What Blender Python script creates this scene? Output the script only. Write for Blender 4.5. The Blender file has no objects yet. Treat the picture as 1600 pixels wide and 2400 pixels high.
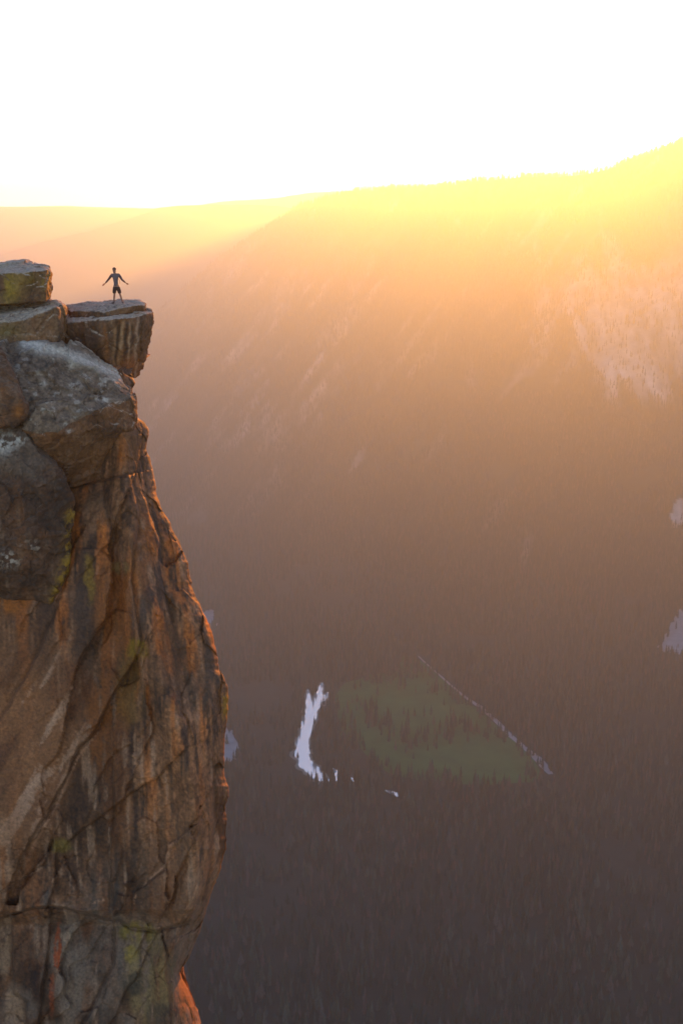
import bpy, bmesh, math, random
import numpy as np
from mathutils import Vector
from mathutils.bvhtree import BVHTree

random.seed(7)
rng = np.random.default_rng(7)
scene = bpy.context.scene
COL = scene.collection
R = math.radians

# ------------------------------------------------------------------ camera
T = 0.4663                      # tan of half the vertical field of view
P = R(13.7)                     # camera pitch (down)
cp, sp = math.cos(P), math.sin(P)
FLOOR = -1000.0                 # valley floor, the camera is at the origin

cam = bpy.data.cameras.new("camera")
cam.sensor_fit = 'VERTICAL'
cam.sensor_height = 36.0
cam.sensor_width = 24.0
cam.lens = 18.0 / T
cam.clip_start = 0.5
cam.clip_end = 40000
camo = bpy.data.objects.new("camera", cam)
camo.rotation_euler = (R(90) - P, 0, 0)
COL.objects.link(camo)
scene.camera = camo


def at(px, py, Y):
    """survey point of the photograph (1568 x 2352) at depth Y -> world"""
    px = np.asarray(px, float); py = np.asarray(py, float); Y = np.asarray(Y, float)
    x = (px - 784) / 1176 * T
    y = -(py - 1176) / 1176 * T
    f = cp + y * sp
    z = -sp + y * cp
    return np.stack([x / f * Y, Y + 0 * x, z / f * Y], -1)


def ground(px, py, z=FLOOR):
    p = at(px, py, 1.0)
    return p * (z / p[..., 2:3])


def proj(p):
    f = p[..., 1] * cp - p[..., 2] * sp
    u = p[..., 1] * sp + p[..., 2] * cp
    return 784 + p[..., 0] / f * 1176 / T, 1176 - u / f * 1176 / T


# ------------------------------------------------------------------ noise
_perm = np.random.default_rng(3).integers(0, 2**31, 4096).astype(np.int64)


def _h(ix, iy, iz, seed=0):
    h = (ix * 73856093) ^ (iy * 19349663) ^ (iz * 83492791) ^ (seed * 2654435)
    h = _perm[h & 4095] ^ (h >> 7)
    h = (h * 1103515245 + 12345) & 0x7fffffff
    h = ((h >> 11) ^ h) * 2246822519 & 0x7fffffff
    return ((h >> 5) & 0xffff) / 65535.0


def vnoise(p, seed=0):
    i = np.floor(p).astype(np.int64)
    f = p - i
    f = f * f * f * (f * (f * 6 - 15) + 10)
    out = 0
    for dx in (0, 1):
        wx = f[..., 0] if dx else 1 - f[..., 0]
        for dy in (0, 1):
            wy = f[..., 1] if dy else 1 - f[..., 1]
            for dz in (0, 1):
                wz = f[..., 2] if dz else 1 - f[..., 2]
                out = out + wx * wy * wz * _h(i[..., 0] + dx, i[..., 1] + dy, i[..., 2] + dz, seed)
    return out * 2 - 1


def fbm(p, octs=5, seed=0, gain=0.5):
    a, s, o = 1.0, 0, 0
    for k in range(octs):
        o = o + a * vnoise(p * 2.03**k + 17.3 * k, seed + k)
        s += a; a *= gain
    return o / s


def ridged(p, octs=4, seed=0):
    a, s, o = 1.0, 0, 0
    for k in range(octs):
        o = o + a * (1 - np.abs(vnoise(p * 2.05**k + 9.7 * k, seed + k)) * 2)
        s += a; a *= .5
    return o / s


def voronoi(p, seed=0):
    """F1, F2, random value and centre of the nearest cell"""
    i = np.floor(p).astype(np.int64)
    n = p.shape[0]
    f1 = np.full(n, 9.); f2 = np.full(n, 9.); val = np.zeros(n); cen = np.zeros((n, 3))
    for dx in (-1, 0, 1):
        for dy in (-1, 0, 1):
            for dz in (-1, 0, 1):
                c = i + np.array([dx, dy, dz])
                q = np.stack([c[:, k] + _h(c[:, 0], c[:, 1], c[:, 2], seed + 31 * k) for k in range(3)], -1)
                d = np.linalg.norm(q - p, axis=1)
                near = d < f1
                f2 = np.where(near, f1, np.minimum(f2, d))
                val = np.where(near, _h(c[:, 0], c[:, 1], c[:, 2], seed + 99), val)
                cen[near] = q[near]
                f1 = np.where(near, d, f1)
    return f1, f2, val, cen


def sst(a, b, x):
    t = np.clip((x - a) / (b - a), 0, 1)
    return t * t * (3 - 2 * t)


def mix(c, col, m):
    return c * (1 - m[:, None]) + np.array(col) * m[:, None]


def polydist(px, py, pts):
    """distance to a polyline and the side of it (positive = right of its direction, on the photograph)"""
    best = np.full(px.shape, 1e9); side = np.zeros(px.shape)
    for (x0, y0), (x1, y1) in zip(pts[:-1], pts[1:]):
        dx, dy = x1 - x0, y1 - y0
        t = np.clip(((px - x0) * dx + (py - y0) * dy) / (dx * dx + dy * dy), 0, 1)
        d = np.hypot(px - x0 - t * dx, py - y0 - t * dy)
        cr = np.sign(dx * (py - y0) - dy * (px - x0))
        m = d < best
        best = np.where(m, d, best); side = np.where(m, cr, side)
    return best, side


def inpoly(x, y, poly):
    r = np.zeros(x.shape, bool)
    n = len(poly)
    for k in range(n):
        x0, y0 = poly[k]; x1, y1 = poly[(k + 1) % n]
        c = ((y0 > y) != (y1 > y)) & (x < (x1 - x0) * (y - y0) / (y1 - y0 + 1e-12) + x0)
        r ^= c
    return r


# ------------------------------------------------------------------ helpers
def make_mesh(name, verts, faces, col=None, smooth=True):
    me = bpy.data.meshes.new(name)
    verts = np.asarray(verts, np.float32)
    if isinstance(faces, np.ndarray):
        k = faces.shape[1]
        me.vertices.add(len(verts)); me.vertices.foreach_set('co', verts.ravel())
        me.loops.add(faces.size); me.loops.foreach_set('vertex_index', faces.astype(np.int32).ravel())
        me.polygons.add(len(faces))
        me.polygons.foreach_set('loop_start', np.arange(0, faces.size, k, dtype=np.int32))
        me.polygons.foreach_set('loop_total', np.full(len(faces), k, dtype=np.int32))
    else:
        me.from_pydata([tuple(map(float, v)) for v in verts], [], faces)
    me.update(calc_edges=True)
    me.validate()
    me.polygons.foreach_set('use_smooth', np.full(len(me.polygons), smooth))
    if col is not None:
        a = me.color_attributes.new('Col', 'FLOAT_COLOR', 'POINT')
        c = np.ones((len(verts), 4), np.float32); c[:, :3] = np.clip(col, 0.004, 1)
        a.data.foreach_set('color', c.ravel())
    return me


def link(name, me, mat=None, parent=None, label=None, cat=None, group=None, kind=None):
    o = bpy.data.objects.new(name, me)
    COL.objects.link(o)
    if mat: me.materials.append(mat)
    if parent: o.parent = parent
    if label: o['label'] = label
    if cat: o['category'] = cat
    if group: o['group'] = group
    if kind: o['kind'] = kind
    return o


def vnormals(me):
    n = np.zeros(len(me.vertices) * 3, np.float32)
    me.vertices.foreach_get('normal', n)
    return n.reshape(-1, 3)


def setcol(me, col):
    a = me.color_attributes.new('Col', 'FLOAT_COLOR', 'POINT')
    c = np.ones((len(me.vertices), 4), np.float32); c[:, :3] = np.clip(col, 0.004, 1)
    a.data.foreach_set('color', c.ravel())


def grid_faces(nr, nc):
    i = np.arange(nr * nc).reshape(nr, nc)
    return np.stack([i[:-1, :-1], i[:-1, 1:], i[1:, 1:], i[1:, :-1]], -1).reshape(-1, 4)


def new_mat(name):
    m = bpy.data.materials.new(name); m.use_nodes = True
    nt = m.node_tree
    return m, nt, nt.nodes['Principled BSDF'], nt.nodes, nt.links


def attr_mat(name, rough=.85, nscale=6., var=.35, bump=.35, bscale=14., bdist=.03, spec=.3):
    m, nt, b, N, L = new_mat(name)
    at_ = N.new('ShaderNodeAttribute'); at_.attribute_name = 'Col'
    tc = N.new('ShaderNodeTexCoord')
    n1 = N.new('ShaderNodeTexNoise'); n1.inputs['Scale'].default_value = nscale
    n1.inputs['Detail'].default_value = 8; n1.inputs['Roughness'].default_value = .65
    L.new(tc.outputs['Object'], n1.inputs['Vector'])
    mr = N.new('ShaderNodeMapRange')
    mr.inputs['From Min'].default_value = .3; mr.inputs['From Max'].default_value = .7
    mr.inputs['To Min'].default_value = 1 - var; mr.inputs['To Max'].default_value = 1 + var
    L.new(n1.outputs['Fac'], mr.inputs['Value'])
    mx = N.new('ShaderNodeVectorMath'); mx.operation = 'SCALE'
    L.new(at_.outputs['Color'], mx.inputs[0]); L.new(mr.outputs[0], mx.inputs['Scale'])
    L.new(mx.outputs[0], b.inputs['Base Color'])
    n2 = N.new('ShaderNodeTexNoise'); n2.inputs['Scale'].default_value = bscale
    n2.inputs['Detail'].default_value = 8; n2.inputs['Roughness'].default_value = .6
    L.new(tc.outputs['Object'], n2.inputs['Vector'])
    bp = N.new('ShaderNodeBump'); bp.inputs['Strength'].default_value = bump
    bp.inputs['Distance'].default_value = bdist
    L.new(n2.outputs['Fac'], bp.inputs['Height']); L.new(bp.outputs[0], b.inputs['Normal'])
    b.inputs['Roughness'].default_value = rough
    b.inputs['Specular IOR Level'].default_value = spec
    return m


def flat_mat(name, c, rough=.8, spec=.3, var=.25, nscale=20.):
    m, nt, b, N, L = new_mat(name)
    tc = N.new('ShaderNodeTexCoord')
    n1 = N.new('ShaderNodeTexNoise'); n1.inputs['Scale'].default_value = nscale
    n1.inputs['Detail'].default_value = 5
    L.new(tc.outputs['Object'], n1.inputs['Vector'])
    mr = N.new('ShaderNodeMix'); mr.data_type = 'RGBA'
    mr.inputs['A'].default_value = tuple(v * (1 - var) for v in c) + (1,)
    mr.inputs['B'].default_value = tuple(v * (1 + var) for v in c) + (1,)
    L.new(n1.outputs['Fac'], mr.inputs['Factor'])
    L.new(mr.outputs['Result'], b.inputs['Base Color'])
    b.inputs['Roughness'].default_value = rough
    b.inputs['Specular IOR Level'].default_value = spec
    return m


M_rock = attr_mat('granite', rough=.8, nscale=7., var=.42, bump=.4, bscale=7., bdist=.08, spec=.35)
M_hill = attr_mat('hill_ground', rough=.95, nscale=.02, var=.3, bump=.3, bscale=.03, bdist=8., spec=.1)

# ------------------------------------------------------------------ world, sun, view
SUN_EL, SUN_AZ = R(6.5), R(10.2)        # azimuth measured from +Y towards +X
w = bpy.data.worlds.new("World"); scene.world = w; w.use_nodes = True
wn = w.node_tree
bg = wn.nodes['Background']
sky = wn.nodes.new('ShaderNodeTexSky'); sky.sky_type = 'NISHITA'
sky.sun_disc = False
sky.sun_elevation = SUN_EL; sky.sun_rotation = SUN_AZ
sky.altitude = 2500; sky.air_density = 0.65; sky.dust_density = 1.0; sky.ozone_density = 1.0
wn.links.new(sky.outputs[0], bg.inputs[0])
bg.inputs[1].default_value = 0.15
sl = bpy.data.lights.new('sun', 'SUN'); sl.energy = 5.0; sl.angle = R(.5); sl.color = (1.0,.285,.006)
so = bpy.data.objects.new('sun', sl); COL.objects.link(so)
sd = Vector((math.sin(SUN_AZ) * math.cos(SUN_EL), math.cos(SUN_AZ) * math.cos(SUN_EL), math.sin(SUN_EL)))
so.rotation_euler = sd.to_track_quat('Z', 'Y').to_euler()
vs = scene.view_settings
vs.view_transform = 'Standard'; vs.look = 'None'; vs.exposure = 1.86; vs.gamma = 1
scene.cycles.use_denoising = True
scene.cycles.volume_bounces = 0
scene.cycles.max_bounces = 6

# ------------------------------------------------------------------ haze
HZ = .000188
bm = bmesh.new(); bmesh.ops.create_cube(bm, size=1)
for v in bm.verts:
    v.co = Vector((v.co.x * 22000, v.co.y * 14800 + 5600, -1002 if v.co.z < 0 else 640))
me = bpy.data.meshes.new('haze'); bm.to_mesh(me); bm.free()
hm = bpy.data.materials.new('haze_air'); hm.use_nodes = True
for n in list(hm.node_tree.nodes): hm.node_tree.nodes.remove(n)
ou = hm.node_tree.nodes.new('ShaderNodeOutputMaterial')
pv = hm.node_tree.nodes.new('ShaderNodeVolumePrincipled')
pv.inputs['Color'].default_value = (.63,.86,.96,1)
pv.inputs['Density'].default_value = HZ
pv.inputs['Anisotropy'].default_value = .645
hm.node_tree.links.new(pv.outputs[0], ou.inputs['Volume'])
link('haze', me, hm, kind='stuff', label='warm evening haze filling the deep valley', cat='haze')

# ------------------------------------------------------------------ valley floor
xs = np.linspace(-10800, 10800, 60); ys = np.linspace(-1600, 12700, 60)
X, Y = np.meshgrid(xs, ys)
V = np.stack([X.ravel(), Y.ravel(), np.full(X.size, FLOOR)], -1)
nn = fbm(V * .004, 4, 5)
c = np.tile([.042, .038, .03], (len(V), 1)) * (1 + .4 * nn[:, None])
link('valley_floor', make_mesh('valley_floor', V, grid_faces(60, 60), c), M_hill, kind='structure')


# ------------------------------------------------------------------ mountain and hills
class Hill:
    def __init__(self, ridge, base, back, amp, seed, gul=1.0):
        r = np.array([[*at(px, py, Y)] for px, py, Y in ridge])
        a = r[:, 0] / r[:, 1]
        o = np.argsort(a)
        self.a, self.Y, self.z = a[o], r[o, 1], r[o, 2]
        b = np.array(base, float)
        ab = (b[:, 0] - 784) / 1176 * T / 1.03
        o = np.argsort(ab); self.ba, self.bY = ab[o], b[o, 1]
        self.back, self.amp, self.seed, self.gul = back, amp, seed, gul

    dg = 0.

    def zr(self, a): return np.interp(a, self.a, self.z)
    def yr(self, a): return np.interp(a, self.a, self.Y)
    def yb(self, a): return np.interp(a, self.ba, self.bY)

    def height(self, a, Y):
        yr, yb, zr = self.yr(a), self.yb(a), self.zr(a)
        t = (Y - yb) / (yr - yb)
        f = np.where(t < 1, np.clip(t, 0, 1)**1.25, 1 - np.clip((Y - yr) / self.back, 0, 1)**1.4)
        x = a * Y
        q = np.stack([(x - self.dg * (Y - yb)) * .0022, Y * .0008, 0 * x + self.seed], -1)
        g = ridged(q, 4, self.seed)
        q2 = np.stack([(x - self.dg * (Y - yb)) * .009, Y * .003, 0 * x], -1)
        g2 = fbm(q2, 5, self.seed + 5)
        env = np.clip(t, 0, 1) * np.clip(1.07 - t, 0.04, 1)
        h = FLOOR + (zr - FLOOR) * f + env * self.amp * (g - .2) * self.gul + env * self.amp * .35 * g2
        return np.where(t < 0, FLOOR - 6, h - 6 * np.clip(1 - t * 30, 0, 1))

    def build(self, name, a0, a1, na, nt, colf, **kw):
        aa = np.linspace(a0, a1, na)
        tt = np.concatenate([np.linspace(0, 1, nt), 1 + np.linspace(0, 1, nt // 5)[1:]])
        A, Tt = np.meshgrid(aa, tt)
        Y = np.where(Tt <= 1, self.yb(A) + Tt * (self.yr(A) - self.yb(A)), self.yr(A) + (Tt - 1) * self.back)
        Z = self.height(A, Y)
        V = np.stack([(A * Y).ravel(), Y.ravel(), Z.ravel()], -1)
        me = make_mesh(name, V, grid_faces(len(tt), na), None)
        setcol(me, colf(V, vnormals(me)))
        return link(name, me, M_hill, kind='structure', **kw)


MT = Hill([(2600, 150, 4700), (1900, 245, 4800), (1568, 322, 4900), (1480, 354, 5000), (1400, 386, 5100), (1280, 404, 5300),
           (1180, 413, 5400), (1080, 421, 5500), (960, 436, 5600), (860, 443, 5700), (800, 449, 5800), (740, 458, 5900),
           (680, 483, 6000), (640, 503, 6050), (600, 529, 6100), (530, 582, 6200), (430, 655, 6300), (340, 735, 6300),
           (200, 860, 6300), (0, 960, 6200), (-600, 1000, 6000)],
          [(-800, 4700), (300, 4000), (700, 3500), (1200, 3300), (1450, 3150), (1568, 2950), (2600, 2600)], 2500, 330, 11)
MT.dg = .55


def rock_mask(V, k=1.):
    px, py = proj(V)
    x, y, z = V.T
    n = fbm(np.stack([x * .0035, y * .0022, z * .004], -1), 5, 61)
    st = fbm(np.stack([(x - z * .85) * .0085, (x + z) * .0032, y * .0012], -1), 5, 62)     # diagonal slabs
    vt = fbm(np.stack([x * .016, y * .002, z * .0022], -1), 5, 63)
    def blob(cx, cy, rx, ry): return np.exp(-((px - cx) / rx)**2 - ((py - cy) / ry)**2)
    left = blob(560, 830, 220, 260) + .7 * blob(430, 1050, 130, 170) + .5 * blob(720, 800, 160, 200) + .6 * blob(430, 1000, 110, 150)
    right = 1.3 * blob(1480, 800, 150, 150) + .9 * blob(1400, 640, 130, 120) + .6 * blob(1560, 700, 90, 220)
    st3 = fbm(np.stack([(x - z * .85) * .022, (x + z) * .003, y * .0012], -1), 6, 66)
    m = .85 * np.clip(left, 0, 1) * sst(-.12, .42, st * .6 + st3 * .6 + n * .35)
    m = np.maximum(m, .95 * sst(.30, .85, right * .75 + vt * .7 + n * .35))
    m = np.maximum(m, .5 * sst(.25, .6, st3 * .7 + n * .5 + .15 * blob(900, 700, 500, 300)))
    jag = 22 * vnoise(np.stack([x * .03, z * .03, 0 * x], -1), 64) + 9 * vnoise(np.stack([x * .1, z * .1, 0 * x], -1), 65)
    for poly in ([(1600, 1090), (1560, 1140), (1535, 1185), (1550, 1225), (1600, 1150)],):
        m = np.maximum(m, inpoly(px + jag * .5, py + jag, poly) * 1.0)
    return np.clip(m, 0, 1)


def mt_col(V, N):
    n = fbm(V * .006, 5, 21)
    c = np.tile([.040, .042, .026], (len(V), 1)) * (1 + .5 * n[:, None])
    m = rock_mask(V)
    n2 = fbm(V * np.array([.02, .004, .004]), 5, 22) + .6 * fbm(V * np.array([.05, .01, .008]), 4, 24)
    rock = np.tile([.34, .31, .29], (len(V), 1)) * np.clip(1 + 1.1 * n2[:, None], .25, 2)
    return c * (1 - m[:, None]) + rock * m[:, None]


MT.build('mountain_slope', -.75, .75, 620, 460, mt_col)


def hill_col(V, N):
    n = fbm(V * .002, 5, 23)
    return np.tile([.06, .06, .04], (len(V), 1)) * (1 + .4 * n[:, None])


H2 = Hill([(x, y, 8700) for x, y in ((-1200, 760), (-400, 690), (0, 586), (100, 556), (200, 532), (300, 502), (340, 487), (360, 477), (400, 473), (480, 469), (560, 470), (640, 474), (800, 500), (1600, 560))],
          [(-1200, 7400), (784, 7500), (1700, 7500)], 1200, 110, 12)
H1 = Hill([(x, y, 10500) for x, y in ((-1500, 480), (-300, 470), (0, 475), (150, 474), (250, 477), (360, 480), (500, 490), (1200, 560))],
          [(-1500, 9300), (784, 9300), (1700, 9300)], 1000, 110, 13)
H3 = Hill([(x, y, 11700) for x, y in ((0, 520), (360, 490), (480, 468), (540, 461), (640, 455), (700, 444), (760, 440), (900, 436), (1200, 420), (2400, 420))],
          [(-1500, 10600), (784, 10600), (1700, 10600)], 900, 110, 14)
H2.build('near_ridge', -.75, .5, 420, 120, hill_col)
H1.build('far_ridge', -.75, .2, 400, 90, hill_col)
H3.build('distant_ridge', -.4, .6, 400, 90, hill_col)


# ------------------------------------------------------------------ river, road, meadow
def z5(x, y): return (588 + x * .5, 1470 + y * .5)


RIVER = [[(306, 195, 5), (296, 225, 10), (288, 260, 16), (268, 300, 26), (250, 340, 28), (238, 380, 24), (224, 430, 26), (214, 480, 30), (212, 530, 32), (232, 575, 32), (270, 612, 26), (310, 636, 14), (335, 648, 3)],
         [(238, 228, 3), (240, 260, 10), (246, 300, 18), (256, 330, 16)], [(330, 240, 3), (318, 262, 9), (296, 290, 12), (276, 315, 10)],
         [(352, 590, 2), (366, 606, 9), (372, 628, 9), (366, 650, 3)], [(590, 690, 2), (625, 704, 8), (660, 716, 9), (690, 730, 2)], [(700, 728, 2), (716, 742, 8), (726, 756, 2)], [(428, 628, 1), (440, 640, 5), (448, 654, 1)]]
MEAD = [z5(*p) for p in [(680, 60), (760, 95), (830, 150), (900, 212), (960, 270), (1040, 330), (1150, 425), (1225, 490), (1310, 585), (1290, 650), (1150, 655),
                         (1000, 665), (850, 650), (700, 640), (560, 590), (470, 490), (380, 440), (375, 340), (360, 260), (400, 195), (500, 170), (640, 140)]]
ROAD = [z5(*p) for p in [(745, 75), (770, 100), (850, 170), (900, 215), (960, 265), (1030, 310), (1100, 372), (1160, 435), (1225, 490), (1290, 545), (1325, 585), (1352, 618)]]


def smooth_loop(pts, n=3):
    p = np.array(pts, float)
    for _ in range(n):
        q = np.roll(p, -1, 0)
        p = np.stack([p * .75 + q * .25, p * .25 + q * .75], 1).reshape(-1, 2)
    return p


def sheet(name, poly, dz, mat, jit=0., **kw):
    g = ground(poly[:, 0], poly[:, 1])
    if jit:
        g[:, 0] += jit * fbm(g * .03, 3, 71); g[:, 1] += jit * 2.5 * fbm(g * .03, 3, 72)
    bm = bmesh.new()
    vs_ = [bm.verts.new((x, y, FLOOR + dz)) for x, y, _ in g]
    e = [bm.edges.new((vs_[i], vs_[(i + 1) % len(vs_)])) for i in range(len(vs_))]
    bmesh.ops.triangle_fill(bm, use_beauty=True, use_dissolve=False, edges=e)
    for f in bm.faces:
        if f.normal.z < 0: f.normal_flip()
    me = bpy.data.meshes.new(name); bm.to_mesh(me); bm.free()
    return link(name, me, mat, **kw), g


m, nt, b, N, L = new_mat('river_water')
b.inputs['Base Color'].default_value = (.80, .82, .82, 1); b.inputs['Roughness'].default_value = .06; b.inputs['Metallic'].default_value = .6
b.inputs['IOR'].default_value = 1.33; b.inputs['Specular IOR Level'].default_value = 1.0
n1 = N.new('ShaderNodeTexNoise'); n1.inputs['Scale'].default_value = .15; n1.inputs['Detail'].default_value = 4
tc = N.new('ShaderNodeTexCoord'); L.new(tc.outputs['Object'], n1.inputs['Vector'])
bp = N.new('ShaderNodeBump'); bp.inputs['Strength'].default_value = .08; bp.inputs['Distance'].default_value = .3
L.new(n1.outputs['Fac'], bp.inputs['Height']); L.new(bp.outputs[0], b.inputs['Normal'])
def strip(pts, z, n=120):
    p = np.array(pts, float); t = np.linspace(0, len(p) - 1, n); k = np.arange(len(p))
    c = np.stack([np.interp(t, k, p[:, q]) for q in range(3)], -1)
    for _ in range(4): c[1:-1] = (c[:-2] + 2 * c[1:-1] + c[2:]) / 4
    d = np.gradient(c[:, :2], axis=0); d /= np.linalg.norm(d, axis=1)[:, None]
    w1 = c[:, 2] * (1 + .5 * fbm(np.stack([t * 2.3, 0 * t, 0 * t], -1), 4, 71)); w2 = c[:, 2] * (1 + .5 * fbm(np.stack([t * 2.3, 0 * t + 9, 0 * t], -1), 4, 72))
    nrm_ = np.stack([-d[:, 1], d[:, 0]], -1)
    a_, b_ = c[:, :2] + nrm_ * w1[:, None], c[:, :2] - nrm_ * w2[:, None]
    ga, gb = ground(588 + a_[:, 0] * .5, 1470 + a_[:, 1] * .5), ground(588 + b_[:, 0] * .5, 1470 + b_[:, 1] * .5)
    v = np.concatenate([ga, gb]); v[:, 2] = FLOOR + z
    return v, np.array([(q, q + 1, n + q + 1, n + q) for q in range(n - 1)]), np.concatenate([ga, gb[::-1]])[:, :2]


bank_v, bank_f, bo = [], [], 0
rv, rf, riv_polys, off = [], [], [], 0
for kk, pts in enumerate(RIVER):
    if kk < 3:
        v, f, _ = strip([(a_, b_ + 2, c_ * 1.3 + 5) for a_, b_, c_ in pts], .3 + .03 * kk)
        bank_v.append(v); bank_f.append(f + bo); bo += len(v)
    v, f, pl = strip(pts, .5 + .06 * kk)
    rv.append(v); rf.append(f + off); off += len(v); riv_polys.append(pl)
link('riverbank', make_mesh('riverbank', np.concatenate(bank_v), np.concatenate(bank_f)), flat_mat('river_sand', (.26, .24, .20), .95, .1, .3, .05), kind='structure')
link('river', make_mesh('river', np.concatenate(rv), np.concatenate(rf)), m, kind='structure')

M_mead = flat_mat('meadow_grass', (.05,.125,.034), .95, .1, .65, .025)
mead_o, mead_g = sheet('meadow', smooth_loop(MEAD, 2), .3, M_mead, 6, kind='structure')

M_road = flat_mat('road_asphalt', (.36, .36, .38), .8, .3, .2, .05)
rg = ground(*np.array(ROAD).T)
d = np.gradient(rg, axis=0); d /= np.linalg.norm(d, axis=1)[:, None]
nrm = np.stack([-d[:, 1], d[:, 0], 0 * d[:, 0]], -1)
wd = np.array([1.5, 2, 2.5, 3, 4, 6, 6, 6, 5, 9, 9, 5.])[:, None]
Vr = np.concatenate([rg + nrm * wd, rg - nrm * wd]); Vr[:, 2] = FLOOR + .8
nr = len(rg)
link('road', make_mesh('road', Vr, [(i, i + 1, nr + i + 1, nr + i) for i in range(nr - 1)]), M_road, kind='structure')

# pale boulder fields at the foot of the walls
M_tal = flat_mat('talus_rubble', (.33, .33, .34), .9, .2, .4, .05)
TAL = [[(1600, 1360), (1568, 1385), (1545, 1425), (1525, 1465), (1498, 1488), (1540, 1498), (1580, 1502), (1640, 1505), (1700, 1440)],
       [(520, 1640), (530, 1690), (556, 1712), (548, 1735), (530, 1752), (480, 1790), (440, 1700)], [(496, 1398), (494, 1420), (498, 1445), (485, 1442), (455, 1450), (450, 1415)]]
tal_g = []
for poly in TAL:
    o_, g_ = sheet('talus', smooth_loop(poly, 3), .4, M_tal, 16, kind='structure')
    tal_g.append(g_[:, :2])
# ------------------------------------------------------------------ conifers
mtree, nt, b, N, L = new_mat('conifer_foliage')
oi = N.new('ShaderNodeObjectInfo')
cr = N.new('ShaderNodeValToRGB')
els = cr.color_ramp.elements
els[0].position = 0; els[0].color = (.014, .018, .011, 1)
els[1].position = 1; els[1].color = (.10, .06, .042, 1)
for p_, c_ in ((.35, (.026, .032, .018, 1)), (.65, (.055, .058, .034, 1)), (.85, (.085, .075, .05, 1)), (.93, (.10, .065, .05, 1))):
    e = els.new(p_); e.color = c_
L.new(oi.outputs['Random'], cr.inputs[0])
tc = N.new('ShaderNodeTexCoord')
n1 = N.new('ShaderNodeTexNoise'); n1.inputs['Scale'].default_value = .6; n1.inputs['Detail'].default_value = 3
L.new(tc.outputs['Object'], n1.inputs['Vector'])
mr = N.new('ShaderNodeMapRange'); mr.inputs['To Min'].default_value = .55; mr.inputs['To Max'].default_value = 1.45
mr.inputs['From Min'].default_value = .3; mr.inputs['From Max'].default_value = .7
L.new(n1.outputs['Fac'], mr.inputs['Value'])
vm = N.new('ShaderNodeVectorMath'); vm.operation = 'SCALE'
L.new(cr.outputs[0], vm.inputs[0]); L.new(mr.outputs[0], vm.inputs['Scale'])
L.new(vm.outputs[0], b.inputs['Base Color'])
b.inputs['Roughness'].default_value = .9; b.inputs['Specular IOR Level'].default_value = .15
mtree2 = mtree.copy(); mtree2.name = 'olive_foliage'
[q for q in mtree2.node_tree.nodes if q.type == 'MAP_RANGE'][0].inputs['To Min'].default_value = .6
[q for q in mtree2.node_tree.nodes if q.type == 'MAP_RANGE'][0].inputs['To Max'].default_value = 1.75
M_rust = flat_mat('dead_conifer_needles', (.13, .065, .05), .95, .1, .4, .6)
M_bark = flat_mat('conifer_bark', (.10, .07, .05), .95, .1, .3, 1.)


def conifer(seed, h=30., rad=3.6, base=.18, sparse=1.):
    r = random.Random(seed)
    V, F, mi = [], [], []
    # trunk
    for k in range(5):
        a = k * 2 * math.pi / 5
        V.append((.45 * math.cos(a), .45 * math.sin(a), -1.)); V.append((.06 * math.cos(a), .06 * math.sin(a), h * .97))
    for k in range(5):
        F.append((2 * k, 2 * ((k + 1) % 5), 2 * ((k + 1) % 5) + 1, 2 * k + 1)); mi.append(1)
    nl = int(15 * sparse)
    for i in range(nl):
        t = i / nl
        z = h * (base + (1 - base) * t)
        rr = rad * (1 - t)**.8 * r.uniform(.75, 1.15) * (.6 + .4 * min(1, t * 6)) + .25
        nb = r.randint(5, 7)
        off = r.random() * 6.28
        for k in range(nb):
            if r.random() < .12: continue
            a = off + k * 6.2832 / nb + r.uniform(-.25, .25)
            L_ = rr * r.uniform(.7, 1.2); wd_ = L_ * r.uniform(.34, .5)
            dz = -L_ * r.uniform(.15, .45); z0 = z + r.uniform(-.4, .4)
            ca, sa = math.cos(a), math.sin(a)
            n0 = len(V)
            V.append((0, 0, z0 + h * .03))
            V.append((ca * L_ * .6 - sa * wd_, sa * L_ * .6 + ca * wd_, z0 + dz * .6 - .3))
            V.append((ca * L_, sa * L_, z0 + dz))
            V.append((ca * L_ * .6 + sa * wd_, sa * L_ * .6 - ca * wd_, z0 + dz * .6 - .3))
            V.append((ca * L_ * .55, sa * L_ * .55, z0 + dz * .35 + .35))
            for q in ((0, 1, 4), (1, 2, 4), (2, 3, 4), (3, 0, 4)):
                F.append(tuple(n0 + j for j in q)); mi.append(0)
    n0 = len(V)
    V += [(.25, 0, h * .95), (-.12, .22, h * .95), (-.12, -.22, h * .95), (0, 0, h * 1.03)]
    F += [(n0, n0 + 1, n0 + 3), (n0 + 1, n0 + 2, n0 + 3), (n0 + 2, n0, n0 + 3)]; mi += [0, 0, 0]
    return V, F, mi


def conifer_mesh(name, leaf, *a, **k):
    V, F, mi = conifer(*a, **k)
    me = make_mesh(name, V, F, smooth=False)
    me.materials.append(leaf); me.materials.append(M_bark)
    me.polygons.foreach_set('material_index', np.array(mi, np.int32))
    return me


tree_meshes = [conifer_mesh('conifer_shape', mtree2 if s > 3 else mtree, s, h, r_, b_) for s, h, r_, b_ in
               ((1, 32, 5.4, .12), (2, 27, 5.0, .15), (3, 36, 5.6, .18), (4, 23, 5.2, .08), (5, 30, 6.4, .22))]
rust_mesh = conifer_mesh('dead_conifer_shape', M_rust, 9, 30, 4.6, .15, sparse=.9)

protos = bpy.data.collections.new('conifer_kinds')
for me in tree_meshes + [rust_mesh]:
    protos.objects.link(bpy.data.objects.new('conifer_kind', me))


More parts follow.
